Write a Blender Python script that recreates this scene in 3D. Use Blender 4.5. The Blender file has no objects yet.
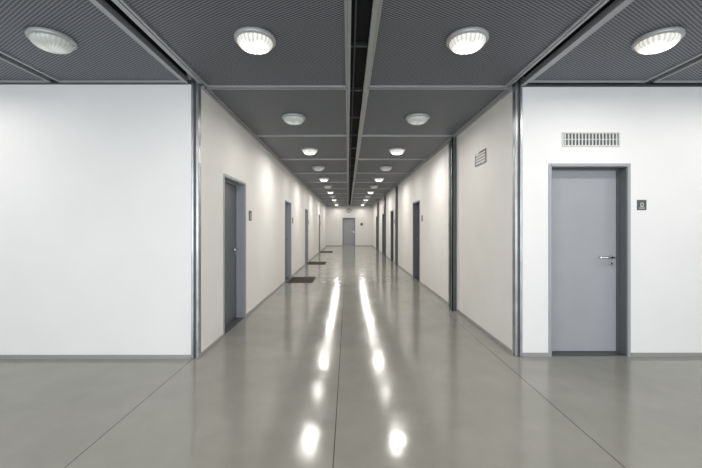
import bpy, bmesh, math
from mathutils import Vector, Matrix
S=bpy.context.scene
S.view_settings.view_transform='Standard'
S.view_settings.look='None'
COL=S.collection
# ---------------------------------------------------------------- materials
def mat(name,color,rough=.5,metal=0,emis=None,es=0,noise=0,nscale=5,bump=0,spec=None):
    m=bpy.data.materials.new(name); m.use_nodes=True
    nt=m.node_tree; b=nt.nodes['Principled BSDF']
    b.inputs['Base Color'].default_value=(*color,1); b.inputs['Roughness'].default_value=rough
    b.inputs['Metallic'].default_value=metal
    if spec is not None: b.inputs['Specular IOR Level'].default_value=spec
    if emis: b.inputs['Emission Color'].default_value=(*emis,1); b.inputs['Emission Strength'].default_value=es
    if noise or bump:
        tc=nt.nodes.new('ShaderNodeTexCoord'); n=nt.nodes.new('ShaderNodeTexNoise')
        n.inputs['Scale'].default_value=nscale; n.inputs['Detail'].default_value=4
        nt.links.new(tc.outputs['Object'],n.inputs['Vector'])
        if noise:
            r=nt.nodes.new('ShaderNodeValToRGB')
            r.color_ramp.elements[0].position=.3; r.color_ramp.elements[1].position=.7
            r.color_ramp.elements[0].color=(*[c*(1-noise) for c in color],1)
            r.color_ramp.elements[1].color=(*[min(1,c*(1+noise)) for c in color],1)
            nt.links.new(n.outputs['Fac'],r.inputs['Fac']); nt.links.new(r.outputs['Color'],b.inputs['Base Color'])
        if bump:
            bp=nt.nodes.new('ShaderNodeBump'); bp.inputs['Strength'].default_value=bump; bp.inputs['Distance'].default_value=.01
            nt.links.new(n.outputs['Fac'],bp.inputs['Height']); nt.links.new(bp.outputs['Normal'],b.inputs['Normal'])
    return m
M_WALL=mat('wall_paint',(.80,.80,.805),.6,noise=.015,nscale=2)
M_WALLC=mat('wall_paint_corridor',(.81,.798,.772),.6,noise=.02,nscale=2)
M_STEEL=mat('galvanised_steel',(.42,.43,.45),.28,.9,noise=.15,nscale=6)
M_DSTEEL=mat('dark_steel',(.10,.105,.115),.4,.5)
M_RAIL=mat('ceiling_rail_aluminium',(.42,.43,.45),.4,.4)
M_BASE=mat('baseboard_metal',(.36,.36,.36),.4,.3)
M_DOOR=mat('door_paint_grey',(.34,.35,.38),.4,noise=.03,nscale=3)
M_DOOR_SHADED=mat('door_paint_shaded',(.10,.105,.12),.35,noise=.03,nscale=3)  # corridor leaves: shade of the door recess put into the colour
M_FRAME=mat('door_frame_grey',(.36,.38,.41),.4,.2)
M_LIN=mat('door_lining_grey',(.13,.135,.145),.4,.2)
M_CHROME=mat('handle_steel',(.7,.7,.7),.2,1)
M_BLACK=mat('void_dark',(.02,.021,.024),.9)
M_MAT=mat('doormat_fibre',(.035,.03,.028),.95,noise=.3,nscale=60,bump=.5)
M_PLATE=mat('sign_plate',(.09,.1,.1),.4)
M_WHITE=mat('white_plastic',(.75,.75,.73),.4)
M_VENT=mat('vent_grey',(.62,.62,.62),.5)
M_RIM=mat('lamp_rim',(.45,.45,.46),.35,.2)
def lampmat(name,c0,s0,s1):
    m=bpy.data.materials.new(name); m.use_nodes=True; nt=m.node_tree; b=nt.nodes['Principled BSDF']; N=nt.nodes; L=nt.links
    b.inputs['Base Color'].default_value=(.55,.57,.55,1); b.inputs['Roughness'].default_value=.12
    tc=N.new('ShaderNodeTexCoord'); sx=N.new('ShaderNodeSeparateXYZ'); L.new(tc.outputs['Object'],sx.inputs[0])
    def math_(op,a,bb=None):
        n=N.new('ShaderNodeMath'); n.operation=op
        for i,v in enumerate((a,bb)):
            if v is None: continue
            if isinstance(v,(int,float)): n.inputs[i].default_value=v
            else: L.new(v,n.inputs[i])
        return n.outputs[0]
    ax=math_('SUBTRACT',math_('ABSOLUTE',sx.outputs['X']),.045)
    d=math_('SQRT',math_('ADD',math_('MULTIPLY',ax,ax),math_('MULTIPLY',math_('MULTIPLY',sx.outputs['Y'],sx.outputs['Y']),.45)))
    mr=N.new('ShaderNodeMapRange'); mr.inputs['From Min'].default_value=.012; mr.inputs['From Max'].default_value=.09
    mr.inputs['To Min'].default_value=s0; mr.inputs['To Max'].default_value=s1; mr.interpolation_type='SMOOTHERSTEP'
    L.new(d,mr.inputs['Value'])
    th=math_('ARCTAN2',sx.outputs['Y'],sx.outputs['X'])
    rib=math_('ADD',math_('MULTIPLY',math_('COSINE',math_('MULTIPLY',th,24)),.35),.75)  # rib shading and bulb hot spots are painted into the emission
    L.new(math_('MULTIPLY',mr.outputs[0],rib),b.inputs['Emission Strength'])
    b.inputs['Emission Color'].default_value=(*c0,1)
    return m
M_ON=lampmat('lamp_glass_lit',(1,.95,.86),12,.65)
M_OFF=lampmat('lamp_glass_dim',(.95,1,.95),.4,.1)  # faint glow put into the glass of off and dim lamps
# floor
def floor_mat():
    m=bpy.data.materials.new('polished_screed'); m.use_nodes=True; nt=m.node_tree; N=nt.nodes; L=nt.links
    b=N['Principled BSDF']; tc=N.new('ShaderNodeTexCoord')
    n=N.new('ShaderNodeTexNoise'); n.inputs['Scale'].default_value=.9; n.inputs['Detail'].default_value=8; n.inputs['Roughness'].default_value=.65
    L.new(tc.outputs['Object'],n.inputs['Vector'])
    r=N.new('ShaderNodeValToRGB'); r.color_ramp.elements[0].position=.3; r.color_ramp.elements[1].position=.72
    r.color_ramp.elements[0].color=(.226,.225,.200,1); r.color_ramp.elements[1].color=(.295,.292,.262,1)
    L.new(n.outputs['Fac'],r.inputs['Fac'])
    sx=N.new('ShaderNodeSeparateXYZ'); L.new(tc.outputs['Object'],sx.inputs[0])
    prev=None
    for ax,v in (('X',-1.80),('X',-.095),('X',1.76),('X',-5.2),('X',5.2),('Y',9.9),('Y',15.9),('Y',21.9)):
        c=N.new('ShaderNodeMath'); c.operation='COMPARE'; L.new(sx.outputs[ax],c.inputs[0]); c.inputs[1].default_value=v; c.inputs[2].default_value=.004
        if prev is None: prev=c.outputs[0]
        else:
            a=N.new('ShaderNodeMath'); a.operation='MAXIMUM'; L.new(prev,a.inputs[0]); L.new(c.outputs[0],a.inputs[1]); prev=a.outputs[0]
    mx=N.new('ShaderNodeMix'); mx.data_type='RGBA'; L.new(prev,mx.inputs['Factor']); L.new(r.outputs['Color'],mx.inputs['A']); mx.inputs['B'].default_value=(.08,.08,.074,1)
    L.new(mx.outputs['Result'],b.inputs['Base Color'])
    n2=N.new('ShaderNodeTexNoise'); n2.inputs['Scale'].default_value=1.6; n2.inputs['Detail'].default_value=8; n2.inputs['Roughness'].default_value=.6; L.new(tc.outputs['Object'],n2.inputs['Vector'])
    mr=N.new('ShaderNodeMapRange'); mr.inputs['From Min'].default_value=.3; mr.inputs['From Max'].default_value=.7; mr.inputs['To Min'].default_value=.09; mr.inputs['To Max'].default_value=.19; L.new(n2.outputs['Fac'],mr.inputs['Value']); L.new(mr.outputs[0],b.inputs['Roughness'])
    n3=N.new('ShaderNodeTexNoise'); n3.inputs['Scale'].default_value=3.5; n3.inputs['Detail'].default_value=1; L.new(tc.outputs['Object'],n3.inputs['Vector'])
    bp=N.new('ShaderNodeBump'); bp.inputs['Strength'].default_value=.25; bp.inputs['Distance'].default_value=.01; L.new(n3.outputs['Fac'],bp.inputs['Height']); L.new(bp.outputs[0],b.inputs['Normal'])
    return m
M_FLOOR=floor_mat()
def mesh_mat():
    m=bpy.data.materials.new('expanded_metal_mesh'); m.use_nodes=True; nt=m.node_tree; N=nt.nodes; L=nt.links
    b=N['Principled BSDF']; tc=N.new('ShaderNodeTexCoord'); sx=N.new('ShaderNodeSeparateXYZ'); L.new(tc.outputs['Object'],sx.inputs[0])
    outs=[]
    for ax,p in (('X',.048),('Y',.029)):
        k=N.new('ShaderNodeMath'); k.operation='MULTIPLY'; k.inputs[1].default_value=2*math.pi/p; L.new(sx.outputs[ax],k.inputs[0])
        s=N.new('ShaderNodeMath'); s.operation='COSINE'; L.new(k.outputs[0],s.inputs[0]); outs.append(s.outputs[0])
    mu=N.new('ShaderNodeMath'); mu.operation='ADD'; L.new(outs[0],mu.inputs[0]); L.new(outs[1],mu.inputs[1])
    ab=N.new('ShaderNodeMath'); ab.operation='ABSOLUTE'; L.new(mu.outputs[0],ab.inputs[0])
    r=N.new('ShaderNodeValToRGB'); r.color_ramp.elements[0].position=.4; r.color_ramp.elements[1].position=.75
    r.color_ramp.elements[0].color=(.275,.29,.335,1); r.color_ramp.elements[1].color=(.042,.046,.057,1)
    L.new(ab.outputs[0],r.inputs['Fac']); L.new(r.outputs['Color'],b.inputs['Base Color'])
    b.inputs['Roughness'].default_value=.55; b.inputs['Metallic'].default_value=.1
    return m
M_MESH=mesh_mat()
# ---------------------------------------------------------------- mesh helpers
class B:
    def __init__(s): s.bm=bmesh.new(); s.mats=[]
    def mi(s,m):
        if m not in s.mats: s.mats.append(m)
        return s.mats.index(m)
    def box(s,x0,x1,y0,y1,z0,z1,m,bev=0):
        if x1<x0:x0,x1=x1,x0
        if y1<y0:y0,y1=y1,y0
        g=bmesh.ops.create_cube(s.bm,size=1,matrix=Matrix.Translation(((x0+x1)/2,(y0+y1)/2,(z0+z1)/2))@Matrix.Diagonal((x1-x0,y1-y0,z1-z0,1)))
        fs=set(f for v in g['verts'] for f in v.link_faces); i=s.mi(m)
        for f in fs: f.material_index=i
        if bev:
            es=list(set(e for v in g['verts'] for e in v.link_edges))
            r=bmesh.ops.bevel(s.bm,geom=es,offset=bev,segments=2,affect='EDGES',profile=.5)
            for f in r['faces']: f.material_index=i
    def cyl(s,p0,p1,r,m,seg=20,r2=None):
        p0=Vector(p0);p1=Vector(p1);d=p1-p0
        q=d.to_track_quat('Z','Y').to_matrix().to_4x4()
        g=bmesh.ops.create_cone(s.bm,cap_ends=True,segments=seg,radius1=r,radius2=r if r2 is None else r2,depth=d.length,matrix=Matrix.Translation((p0+p1)/2)@q)
        i=s.mi(m)
        for f in set(f for v in g['verts'] for f in v.link_faces): f.material_index=i; f.smooth=len(f.verts)==4
    def lathe(s,prof,m,seg=48,rib=0,nrib=24):
        i=s.mi(m); rings=[]
        for r,z in prof:
            if r<1e-5: rings.append([s.bm.verts.new((0,0,z))]); continue
            rings.append([s.bm.verts.new(((r+rib*math.cos(nrib*2*math.pi*k/seg)*(r>.03))*math.cos(2*math.pi*k/seg),(r+rib*math.cos(nrib*2*math.pi*k/seg)*(r>.03))*math.sin(2*math.pi*k/seg),z)) for k in range(seg)])
        for a,b in zip(rings,rings[1:]):
            for k in range(seg):
                k2=(k+1)%seg
                if len(b)==1: f=s.bm.faces.new((a[k],a[k2],b[0]))
                elif len(a)==1: f=s.bm.faces.new((a[0],b[k2],b[k]))
                else: f=s.bm.faces.new((a[k],a[k2],b[k2],b[k]))
                f.material_index=i; f.smooth=True
    def mesh(s,name,recalc=True):
        if recalc: bmesh.ops.recalc_face_normals(s.bm,faces=s.bm.faces)
        me=bpy.data.meshes.new(name); s.bm.to_mesh(me); s.bm.free()
        for m in s.mats: me.materials.append(m)
        return me
    def obj(s,name,parent=None,loc=(0,0,0)):
        o=bpy.data.objects.new(name,s.mesh(name)); COL.objects.link(o); o.location=loc
        if parent: o.parent=parent
        return o
def empty(name,loc,rot=0):
    e=bpy.data.objects.new(name,None); COL.objects.link(e); e.location=loc; e.rotation_euler=(0,0,rot); e.empty_display_size=.2; return e
# ---------------------------------------------------------------- dims
H=3.20; HV=3.6
XL,XR=-1.74,1.98
YL,YR=4.07,4.14         # faces of the hall end walls, left / right of corridor
YE=28.2
XA,XB=-7.0,7.2; YB=-6.0
T=.22; DH=2.25; CD=.07
# floor
b=B(); b.box(XA-.3,XB+.3,YB-.3,YE+.3,-.1,0,M_FLOOR); b.obj('floor')
b=B(); b.box(XA-.3,XB+.3,YB-.3,YE+.3,HV,HV+.1,M_BLACK); b.obj('ceiling')
# walls with door openings
def wallY(name,x0,x1,y0,y1,ops,m,extra=None):   # runs along Y
    b=B(); c=y0
    for a,e in sorted(ops):
        b.box(x0,x1,c,a,0,HV,m); b.box(x0,x1,a,e,DH,HV,m); c=e
    b.box(x0,x1,c,y1,0,HV,m)
    if extra: b.box(*extra,0,HV,m)
    return b.obj(name)
def wallX(name,y0,y1,x0,x1,ops,m):
    b=B(); c=x0
    for a,e in sorted(ops):
        b.box(c,a,y0,y1,0,HV,m); b.box(a,e,y0,y1,DH,HV,m); c=e
    b.box(c,x1,y0,y1,0,HV,m); return b.obj(name)
Ldoors=[(4.91,5.91),(9.67,10.67),(14.2,15.2),(20.8,21.8)]
Rdoors=[(9.65,10.65),(15.2,16.2),(19.2,20.2),(23.6,24.6)]
wallY('wall_corridor_left',XL-T,XL,YL+T,YE,Ldoors,M_WALLC,(XL-.08,XL,YL+CD,YL+T))
wallY('wall_corridor_right',XR,XR+T,YR+T,YE,Rdoors,M_WALLC,(XR,XR+.08,YR+CD,YR+T))
wallX('wall_front_left',YL,YL+T,XA,XL-.08,[],M_WALL)
wallX('wall_front_right',YR,YR+T,XR+.08,XB,[(2.40,3.306)],M_WALL)
wallX('wall_end',YE,YE+T,XL-T,XR+T,[(-.42,.55)],M_WALLC)
wallY('wall_left',XA-.2,XA,YB,YL+T,[],M_WALL)
wallY('wall_right',XB,XB+.2,YB,YR+T,[],M_WALL)
# back wall with windows
b=B(); wins=[(-6.2,-3.6),(-3.0,-.3),(.3,3.0),(3.6,6.2)]
b.box(XA,XB,YB-.2,YB,0,.5,M_WALL); b.box(XA,XB,YB-.2,YB,2.9,HV,M_WALL); c=XA
for a,e in wins: b.box(c,a,YB-.2,YB,.5,2.9,M_WALL); c=e
b.box(c,XB,YB-.2,YB,.5,2.9,M_WALL); b.obj('wall_back')
for i,(a,e) in enumerate(wins):
    b=B()
    for x in (a,(a+e)/2-.03,e-.06): b.box(x,x+.06,YB-.15,YB-.05,.5,2.9,M_DSTEEL)
    for z in (.5,2.0,2.84): b.box(a,e,YB-.14,YB-.06,z,z+.06,M_DSTEEL)
    b.obj('window_%d'%(i+1))
# baseboards
def bb(name,segs):
    b=B()
    for s in segs: b.box(*s,0,.045,M_BASE)
    b.obj(name)
def gaps(a,e,ops):
    r=[];c=a
    for p,q in sorted(ops): r.append((c,p-.04)); c=q+.04
    r.append((c,e)); return r
bb('baseboard_corridor_left',[(XL,XL+.012,p,q) for p,q in gaps(YL+.08,YE,Ldoors)])
bb('baseboard_corridor_right',[(XR-.012,XR,p,q) for p,q in gaps(YR+.08,YE,Rdoors)])
bb('baseboard_front_left',[(XA,XL-.085,YL-.012,YL)])
bb('baseboard_front_right',[(p,q,YR-.012,YR) for p,q in gaps(XR+.085,XB,[(2.40,3.306)])])
bb('baseboard_end',[(p,q,YE-.012,YE) for p,q in gaps(XL,XR,[(-.42,.55)])])
# wall-top trims
b=B(); b.box(XL,XL+.035,YL+.08,YE,H-.03,H+.03,M_RAIL); b.obj('trim_1')
b=B(); b.box(XR-.035,XR,YR+.08,YE,H-.03,H+.03,M_RAIL); b.obj('trim_2')
b=B(); b.box(XA,XL-.08,YL-.03,YL,H-.015,H+.03,M_DSTEEL); b.obj('trim_3')
b=B(); b.box(XR+.08,XB,YR-.03,YR,H-.015,H+.03,M_DSTEEL); b.obj('trim_4')
# corner columns: channel steel with slit
def col(name,x0,x1,y0,y1):
    b=B(); w=x1-x0
    b.box(x0,x0+w*.32,y0,y1,0,HV,M_STEEL,.004); b.box(x1-w*.32,x1,y0,y1,0,HV,M_STEEL,.004)
    b.box(x0+w*.3,x1-w*.3,y0+.02,y1-.0,0,HV,M_DSTEEL)
    b.obj(name)
col('steel_column',XL-.08,XL+.004,YL-.01,YL+CD)
col('steel_column',XR-.004,XR+.08,YR-.01,YR+CD)
# H-profile pilasters on right corridor wall
for y in (6.38,13.9,18.3,22.5):
    b=B(); x0=XR-.085; x1=XR-.001; zt=H-.035
    b.box(x0,x1,y,y+.02,0,zt,M_DSTEEL); b.box(x0,x1,y+.2,y+.22,0,zt,M_STEEL); b.box(XR-.03,x1,y+.02,y+.2,0,zt,M_DSTEEL)
    b.box(x0,x0+.02,y-.0,y+.06,0,zt,M_STEEL); b.box(x0,x0+.02,y+.16,y+.22,0,zt,M_STEEL)
    b.obj('steel_pilaster')
# ---------------------------------------------------------------- doors
def door(i,loc,rot,w,leafm,h=DH,linm=None):
    e=empty('door_%d'%i,loc,rot); hw=w/2; linm=linm or M_LIN
    b=B() # frame: face casing + lining
    c=.03
    b.box(-hw-c,-hw+.004,-.010,.004,0,h+c,M_FRAME); b.box(hw-.004,hw+c,-.010,.004,0,h+c,M_FRAME); b.box(-hw,hw,-.010,.004,h-.004,h+c,M_FRAME)
    b.box(-hw,-hw+.014,.004,.20,0,h,linm); b.box(hw-.014,hw,.004,.20,0,h,linm); b.box(-hw+.014,hw-.014,.004,.20,h-.014,h,linm)
    # stops
    b.box(-hw+.014,-hw+.03,.118,.138,0,h-.014,linm); b.box(hw-.03,hw-.014,.118,.138,0,h-.014,linm); b.box(-hw+.03,hw-.03,.118,.138,h-.03,h-.014,linm)
    b.box(-hw+.014,hw-.014,.01,.19,0,.006,M_DSTEEL)
    b.obj('frame',e)
    b=B(); b.box(-hw+.018,hw-.018,.14,.185,.012,h-.018,leafm,.003); b.obj('leaf',e)
    b=B(); hx=hw-.095; z=1.16
    b.cyl((hx,.14,z),(hx,.128,z),.026,M_CHROME); b.cyl((hx,.13,z),(hx,.085,z),.010,M_CHROME)
    b.cyl((hx+.01,.088,z),(hx-.15,.088,z),.011,M_CHROME); b.cyl((hx-.15,.088,z),(hx-.15,.11,z),.011,M_CHROME)
    b.cyl((hx,.14,z-.075),(hx,.128,z-.075),.024,M_CHROME); b.cyl((hx,.130,z-.075),(hx,.126,z-.075),.008,M_BLACK)
    b.obj('handle',e)
    b=B()
    for z in (.25,1.1,2.0): b.cyl((-hw+.03,.132,z),(-hw+.03,.132,z+.1),.008,M_CHROME,12)
    b.obj('hinges',e)
door(1,((2.40+3.306)/2,YR,0),0,.906,M_DOOR)
door(2,(.065,YE,0),0,.97,M_DOOR)
n=3
for a,c in Ldoors: door(n,(XL,(a+c)/2,0),math.pi/2,c-a,M_DOOR_SHADED,linm=M_FRAME); n+=1
for a,c in Rdoors: door(n,(XR,(a+c)/2,0),-math.pi/2,c-a,M_DOOR_SHADED); n+=1
# mats
for (y0,y1,x1) in ((9.6,10.65,-.98),(14.3,15.3,-.95),(20.9,22.0,-.95)):
    b=B(); b.box(XL+.06,x1,y0,y1,0.0,.014,M_MAT,.004); b.box(XL+.04,x1+.02,y0-.02,y1+.02,0,.008,M_DSTEEL,.002); b.obj('doormat')
# vents
def vent(loc,rot,w,h,n,m=M_VENT,horiz=False):
    e=empty('ventilation_grille',loc,rot)
    b=B(); t=.016
    b.box(-w/2,w/2,-.012,0,-h/2,-h/2+t,m); b.box(-w/2,w/2,-.012,0,h/2-t,h/2,m)
    b.box(-w/2,-w/2+t,-.012,0,-h/2+t,h/2-t,m); b.box(w/2-t,w/2,-.012,0,-h/2+t,h/2-t,m); b.obj('frame',e)
    b=B(); b.box(-w/2+t,w/2-t,-.002,0,-h/2+t,h/2-t,M_DSTEEL); b.obj('backing',e)
    b=B(); p=((h if horiz else w)-2*t)/n
    for k in range(n):
        if horiz:
            z=-h/2+t+p*(k+.5); b.box(-w/2+t,w/2-t,-.006,-.002,z-p*.2,z+p*.2,M_VENT)
        else:
            x=-w/2+t+p*(k+.5); b.box(x-p*.2,x+p*.2,-.006,-.002,-h/2+t,h/2-t,m)
    if not horiz: b.box(-w/2+t,w/2-t,-.008,-.002,-.004,.004,m)
    b.obj('slats',e)
vent((2.87,YR,2.565),0,.68,.17,16)
vent((XR,5.22,2.56),-math.pi/2,.42,.20,4,M_LIN,True)
# signs
def sign(loc,rot,s=.11,icon=True):
    b=B(); b.box(-s/2,s/2,-.008,0,-s*.55,s*.55,M_PLATE,.002)
    if icon:
        q=s*.16
        b.box(-q,-q+.008,-.010,-.008,-s*.2,s*.25,M_WHITE); b.box(q-.008,q,-.010,-.008,-s*.2,s*.25,M_WHITE)
        b.box(-q,q,-.010,-.008,s*.25-.008,s*.25,M_WHITE); b.box(-q,q,-.010,-.008,-s*.2,-s*.2+.008,M_WHITE)
        b.box(-s*.3,s*.3,-.010,-.008,-s*.36,-s*.3,M_WHITE)
    o=b.obj('door_sign',loc=loc); o.rotation_euler=(0,0,rot)
sign((3.47,YR,1.79),0)
for y in (6.22,10.98,15.5,22.1): sign((XL,y,1.73),math.pi/2,.16)
for y in (9.35,14.9): sign((XR,y,1.76),-math.pi/2,.14)
sign((1.1,YE,1.75),0,.2,False)
# clock on end wall
b=B(); b.lathe([(0,.03),(.15,.03),(.17,.035),(.18,.02),(.18,0),(0,0)],M_PLATE,32); b.lathe([(0,.034),(.15,.034),(.15,.03)],M_WHITE,32)
b.box(-.006,.006,0,.11,.034,.038,M_BLACK); b.box(0,.08,-.006,.006,.034,.038,M_BLACK)
o=b.obj('wall_clock',loc=(.08,YE,2.85)); o.rotation_euler=(math.pi/2,0,0)
# ---------------------------------------------------------------- ceiling panels
PITCH=2.225; Y0=4.20
xs_in=[(-1.68,-.005),(.235,1.88)]
xs_out_l=[(-3.32,-1.88),(-5.1,-3.42),(-6.9,-5.2)]; xs_out_r=[(2.08,3.42),(3.52,5.2),(5.3,7.1)]
panels=B(); rails=B()
def panel(x0,x1,y0,y1):
    panels.box(x0,x1,y0,y1,H+.012,H+.02,M_MESH)
    r=.022
    rails.box(x0,x1,y0,y0+r,H-.006,H+.05,M_RAIL); rails.box(x0,x1,y1-r,y1,H-.006,H+.05,M_RAIL)
    rails.box(x0,x0+r,y0+r,y1-r,H-.006,H+.05,M_RAIL); rails.box(x1-r,x1,y0+r,y1-r,H-.006,H+.05,M_RAIL)
for k in range(-4,11):
    y0=Y0+k*PITCH+.02; y1=Y0+(k+1)*PITCH-.02
    if y1>YE: y1=YE-.01
    if y0<YB: y0=YB+.01
    for a,c in (xs_in if k<0 else [(XL+.04,-.005),(.235,XR-.04)]): panel(a,c,y0,y1)
    if k<0:
        y1b=y1 if k<-1 else YL-.035
        for a,c in xs_out_l+xs_out_r: panel(a,c,y0,y1b)
panels.obj('ceiling_mesh_panels'); 
rails.obj('ceiling_panel_frames')
# longitudinal support channels in the slots
b=B()
for x0,x1,ya in ((-.003,.233,YE),(-1.875,-1.685,YL),(1.885,2.075,YR)):
    b.box(x0,x0+.028,YB,ya-.02,H-.012,H+.05,M_RAIL); b.box(x1-.045,x1,YB,ya-.02,H-.012,H+.05,M_RAIL)
    b.box(x0+.028,x1-.045,YB,ya-.02,H+.13,H+.14,M_BLACK)  # black strip, the slot's darkness put in as colour
    b.box(x0,x0+.01,YB,ya-.02,H+.05,H+.14,M_BLACK); b.box(x1-.01,x1,YB,ya-.02,H+.05,H+.14,M_BLACK)
    b.cyl((x0+.065,YB,H+.08),(x0+.065,ya-.02,H+.08),.010,M_DSTEEL,12)
y=YB+.5
while y<YE: b.box(.025,.188,y,y+.03,H+.09,H+.13,M_DSTEEL); y+=PITCH/2
b.obj('ceiling_support_rails')
# ---------------------------------------------------------------- lamps
def lampmesh(name,g):
    b=B()
    b.lathe([(0,.0),(.175,0),(.18,-.006),(.18,-.03),(.172,-.038),(.15,-.038)],M_RIM,48)
    prof=[(.15,-.03),(.15,-.05)]
    for k in range(1,9):
        t=k/8*math.pi/2; prof.append((.15*math.cos(t) if k<8 else 0,-.05-.065*math.sin(t)))
    b.lathe(prof,g,96,rib=.0028,nrib=24)
    for a in (.5,2.6,4.7): b.cyl((.16*math.cos(a),.16*math.sin(a),-.038),(.16*math.cos(a),.16*math.sin(a),-.048),.008,M_CHROME,10)
    return b.mesh(name)
ME_ON=lampmesh('lamp_on',M_ON); ME_OFF=lampmesh('lamp_off',M_OFF)
def LT(n,e):
    l=bpy.data.lights.new(n,'AREA'); l.shape='DISK'; l.size=.27; l.energy=e; l.color=(1,.96,.90); return l
LD=LT('bulb_light',26); LH=LT('bulb_light_hall',13); LO=LT('corridor_fill',8.5)  # last one is fill added under the dim lamps to even the corridor
def lamp(x,y,on):
    o=bpy.data.objects.new('ceiling_lamp',ME_ON if on else ME_OFF); COL.objects.link(o); o.location=(x,y,H+.012)
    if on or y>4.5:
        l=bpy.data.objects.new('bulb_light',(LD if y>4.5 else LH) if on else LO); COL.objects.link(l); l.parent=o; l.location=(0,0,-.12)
for k in range(-3,12):
    y=3.11+k*PITCH
    if y>YE-.3: continue
    on=(k%2==0) or k<0
    lamp(-.825,y,on); lamp(1.06,y,on)
    if k<=0:
        lamp(-2.63,y,on and k!=0); lamp(2.75,y,on)
        lamp(-4.3,y,on); lamp(4.4,y,on)
# ---------------------------------------------------------------- lighting
W=bpy.data.worlds.new('World'); S.world=W; W.use_nodes=True
W.node_tree.nodes['Background'].inputs[0].default_value=(.85,.92,1,1); W.node_tree.nodes['Background'].inputs[1].default_value=1.5
for i,(a,e) in enumerate(wins):
    l=bpy.data.lights.new('window_light','AREA'); l.shape='RECTANGLE'; l.size=e-a-.1; l.size_y=2.3; l.energy=120; l.color=(.92,.965,1)
    o=bpy.data.objects.new('window_light',l); COL.objects.link(o); o.location=((a+e)/2,YB+.05,1.7); o.rotation_euler=(math.radians(90),0,0)
cam=bpy.data.cameras.new('camera'); cam.sensor_width=36; cam.lens=17.95; cam.shift_x=3/702; cam.shift_y=-7/702; cam.clip_start=.05
co=bpy.data.objects.new('camera',cam); COL.objects.link(co); co.location=(0,0,1.53); co.rotation_euler=(math.radians(90),0,0); S.camera=co
